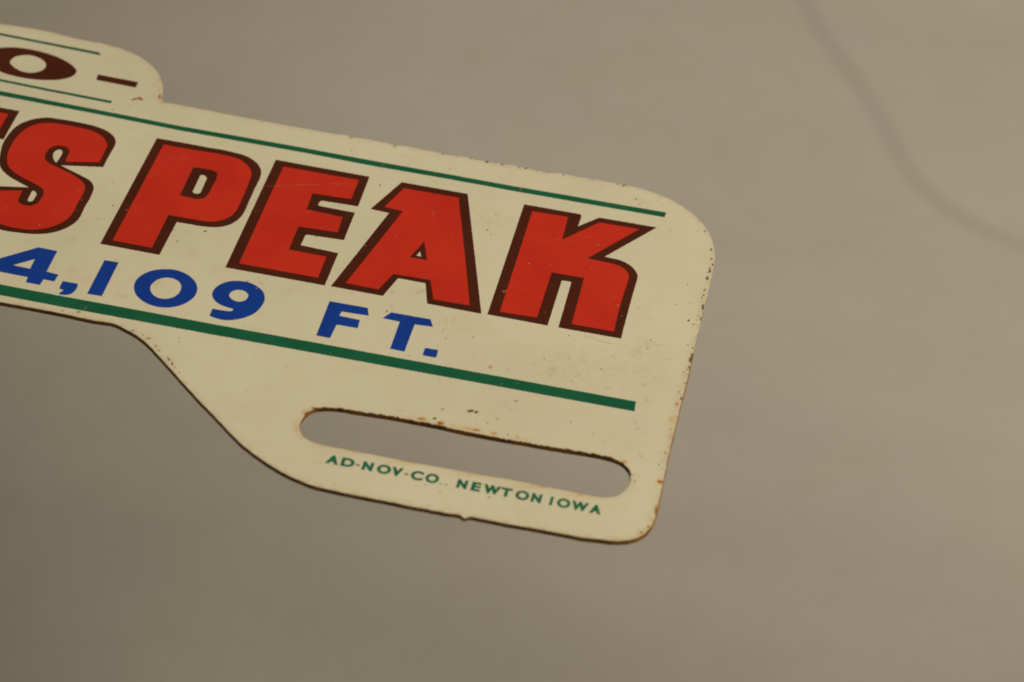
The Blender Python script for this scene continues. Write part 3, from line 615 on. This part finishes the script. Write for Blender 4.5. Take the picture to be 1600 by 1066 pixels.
def big_letter(ch, holes, red_holes, move=(0, 0), seed=0.0, label=True):
    o = link("letter", ink("letter", shp([ch + '_o'] + holes, .03, seed, move), 0, Z_BROWN), BROWN, topper, f"red letter {ch} with a dark brown outline")
    link("letter_fill", ink("letter_fill", shp([ch + '_r'] + red_holes, .02, seed + 20, move), Z_BROWN, Z_RED), RED, o)
    return o


big_letter('S', ['S_h1', 'S_h2'], [], seed=1)
big_letter('P', ['P_h'], ['P_rh'], seed=2)
big_letter('E', [], [], seed=3)
big_letter('A', ['A_h'], ['A_rh'], seed=4)
big_letter('K', [], [], seed=5)
# the word goes on outside the picture: E reaches into it, the rest stays out
E_TO = (-76.756 + 26.084, 0.713)
big_letter('E', [], [], move=E_TO, seed=6)
big_letter('K', [], [], move=(-105.4, .7), seed=7)
big_letter('P', ['P_h'], ['P_rh'], move=(-76.2, .7), seed=8)
S['I_o'] = [(-117.4, 32, 0), (-110.7, 32, 0), (-110.7, 5.3, 0), (-117.4, 5.3, 0)]
S['I_r'] = [(-116.3, 30.9, 0), (-111.8, 30.9, 0), (-111.8, 6.5, 0), (-116.3, 6.5, 0)]
big_letter('I', [], [], seed=9)


def small(name, keys, mat, label, seed, move=(0, 0), amp=.028):
    return link(name, ink(name, shp(keys, amp, seed, move), 0, Z_BROWN), mat, topper, label)


small("letter", ['O_o', 'O_h'], BROWN, "wide dark brown letter O on the raised tab", 30)
small("dash", ['dash'], BROWN, "dark brown dash after the letter O", 31)
small("numeral", ['4_o', '4_h'], BLUE, "blue numeral 4", 32)
small("comma", ['comma'], BLUE, "blue comma", 33)
small("numeral", ['1'], BLUE, "blue numeral 1 after the comma", 34)
small("numeral", ['0_o', '0_h'], BLUE, "round blue numeral 0", 35)
small("numeral", ['9_o', '9_h'], BLUE, "blue numeral 9", 36)
small("letter", ['F'], BLUE, "blue letter F", 37)
small("letter", ['T'], BLUE, "blue letter T", 38)
small("full_stop", ['dot'], BLUE, "blue square full stop", 39)
small("numeral", ['1'], BLUE, "blue numeral 1 before the 4", 40, move=(-25.6, 0))


def stripe(key, left, seed, label):
    pts = [tuple(p) for p in S[key]]
    n = len(pts) // 2
    a, b = pts[:n], pts[n:]
    if key == 'tab1' or key == 'tab2':
        a = [(left, a[0][1], 0)] + a
        b = b + [(left, b[-1][1], 0)]
    else:
        a = [(left, a[0][1], 0)] + a
        b = b + [(left, b[-1][1], 0)]
    L = roughen(spline([(x, y, 0) for x, y, _ in a + b], .3), .03, 2.6, seed)
    link("stripe", ink("stripe", [L], 0, Z_BROWN), GREEN, topper, label)


stripe('tab1', -120, 50, "thin green stripe along the top of the raised tab")
stripe('tab2', -122, 51, "thin green stripe along the foot of the raised tab")
stripe('thin', -203, 52, "narrow green stripe above the red lettering")
stripe('thick', -206, 53, "broad green stripe below the blue lettering")

# maker's line under the slot: small sans capitals, cap height 1.6 mm
MAKER = empty("maker_inscription", (0, 0, 0), topper)
BASE = -31.17
GLYPHS = [('A', -17.62, -15.98, 1), ('D', -15.72, -14.05, 1), ('-', -13.85, -13.35, 0), ('N', -13.05, -11.72, 1), ('O', -11.22, -9.47, 1), ('V', -9.42, -8.0, 1), ('-', -7.80, -7.25, 0), ('C', -6.96, -5.42, 1), ('O', -5.12, -3.45, 1), ('.', -3.22, -2.98, 0), ('.', -2.55, -2.31, 0), ('N', -1.16, .12, 1), ('E', .64, 1.82, 1), ('W', 2.12, 4.27, 1), ('T', 4.30, 5.70, 1), ('O', 6.14, 7.86, 1), ('N', 8.13, 9.40, 1), ('I', 10.45, 10.80, 1), ('O', 11.32, 12.98, 1), ('W', 13.10, 15.2, 1), ('A', 15.40, 16.86, 1)]


def glyph(ch, x0, x1, tall):
    cu = bpy.data.curves.new("glyph", 'FONT')
    cu.body = ch
    cu.size = 2.2 * MM
    cu.offset = .155 * MM if ch in 'NWAVI' else .105 * MM
    cu.extrude = .008 * MM
    cu.resolution_u = 5
    o = bpy.data.objects.new("glyph", cu)
    COL.objects.link(o)
    dg = bpy.context.evaluated_depsgraph_get()
    me = bpy.data.meshes.new_from_object(o.evaluated_get(dg))
    bpy.data.objects.remove(o)
    bpy.data.curves.remove(cu)
    co = np.empty(len(me.vertices) * 3); me.vertices.foreach_get("co", co); co = co.reshape(-1, 3)
    lo, hi = co.min(0), co.max(0)
    co[:, 0] = (x0 + (co[:, 0] - lo[0]) / (hi[0] - lo[0]) * (x1 - x0)) * MM
    if tall:
        h = 1.80 if ch in 'OC' else 1.70
        b = BASE - (.08 if ch in 'OC' else .04)
        co[:, 1] = (b + (co[:, 1] - lo[1]) / (hi[1] - lo[1]) * h) * MM
    elif ch == '-':
        co[:, 1] = (BASE + .55 + (co[:, 1] - lo[1]) / (hi[1] - lo[1]) * .30) * MM
    else:
        co[:, 1] = (BASE + (co[:, 1] - lo[1]) / (hi[1] - lo[1]) * .24) * MM
    co[:, 2] = np.where(co[:, 2] > 0, .016 * MM, 0.001 * MM)
    me.vertices.foreach_set("co", co.ravel())
    me.update()
    me.materials.clear()
    nm = {'-': "hyphen", '.': "full_stop"}.get(ch, "letter")
    link(nm, me, SMALLGREEN if tall else CHIPTAN_G, MAKER)


CHIPTAN_G = print_ink("faded_green_ink", (.10, .16, .08), (.16, .20, .10), (.5, .5, .35), .3)
for g in GLYPHS:
    glyph(*g)

# ------------------------------------------------------------------ chips, flecks and scratches in the paint
def blobs(items, z, name, mats, kinds):
    V, F, mi = [], [], []
    for it in items:
        x, y, ax, ay, bx, by = it[:6]
        kd = it[6] if len(it) > 6 else None
        n = 11
        s = len(V)
        ph = random.random() * 9
        k = {'o': .85, 't': .9, None: .8}.get(kd, 1.0)
        ax, ay, bx, by = ax * k, ay * k, bx * k, by * k
        V.append((x * MM, y * MM, z * MM))
        for i in range(n):
            a = 2 * math.pi * i / n
            r = 1 + .55 * noise.noise(Vector((math.cos(a) * 1.3 + x, math.sin(a) * 1.3 + y, ph)))
            c, q = math.cos(a) * r, math.sin(a) * r
            V.append(((x + ax * c + bx * q) * MM, (y + ay * c + by * q) * MM, (z - .004) * MM))
        for i in range(n):
            F.append((s, s + 1 + (i + 1) % n, s + 1 + i))
            mi.append(kinds.get(kd, 0))
    return link(name, mesh(name, V, F, mi), mats, topper, kind="stuff")


blobs(CHIPS, .042, "paint_chips", [CHIPDARK, CHIPOLIVE, CHIPRUST, CHIPTAN, CHIPPINK, CHIPFAINT], {'d': 0, 'o': 1, 'r': 2, 't': 3, 'p': 4, 'q': 5})
blobs(FLECKS, .046, "ink_flecks", [FLECK], {})


def strokes(items, z, name, mat):
    V, F = [], []
    for pts, w in items:
        P = np.array(pts)
        Q = []
        for a, b in zip(P[:-1], P[1:]):
            k = max(1, int(np.hypot(*(b - a)) / .12))
            Q += [a + (b - a) * i / k for i in range(k)]
        Q = np.array(Q + [P[-1]])
        t = np.gradient(Q, axis=0)
        t /= np.maximum(np.hypot(t[:, 0], t[:, 1]), 1e-9)[:, None]
        s = len(V)
        for i, (q, d) in enumerate(zip(Q, t)):
            u = i / max(1, len(Q) - 1)
            hw = w / 12 * .5 * (.35 + 1.1 * abs(noise.noise(Vector((q[0] * 1.7, q[1] * 1.7, 3))))) * min(1, 5 * u + .2, 5 * (1 - u) + .2) * 2.0
            V += [((q[0] - d[1] * hw) * MM, (q[1] + d[0] * hw) * MM, z * MM), ((q[0] + d[1] * hw) * MM, (q[1] - d[0] * hw) * MM, z * MM)]
        for i in range(len(Q) - 1):
            F.append((s + 2*i, s + 2*i + 1, s + 2*i + 3, s + 2*i + 2))
    return link(name, mesh(name, V, F), mat, topper, kind="stuff")


strokes(SCRATCHES, .048, "scratches", plain("scratch_mark", (.62, .23, .15), (.55, .16, .10), .6, .2))
strokes(HAIRLINES, .012, "hairline_cracks", CHIPOLIVE)

# ------------------------------------------------------------------ added unseen block: carries the plate and shades the left backdrop
bm = bmesh.new()
bmesh.ops.create_cube(bm, size=1)
for v in bm.verts:
    v.co = Vector(((-154 + v.co.x * 72) * MM, (50 + v.co.y * 120) * MM, ((FLOOR - 50 - THICK) / 2 + v.co.z * (-FLOOR - THICK + 50)) * MM))
bmesh.ops.bevel(bm, geom=bm.edges[:], offset=1.5 * MM, segments=3, affect='EDGES')
me = bpy.data.meshes.new("added_shade_block")
bm.to_mesh(me); bm.free()
blk = link("added_shade_block", me, plain("dark_card", (.045, .038, .03), (.03, .026, .02), .8, .2, 60), None,
           "added dark block, out of view, carrying the left end of the plate and shading the backdrop")
blk["category"] = "block"
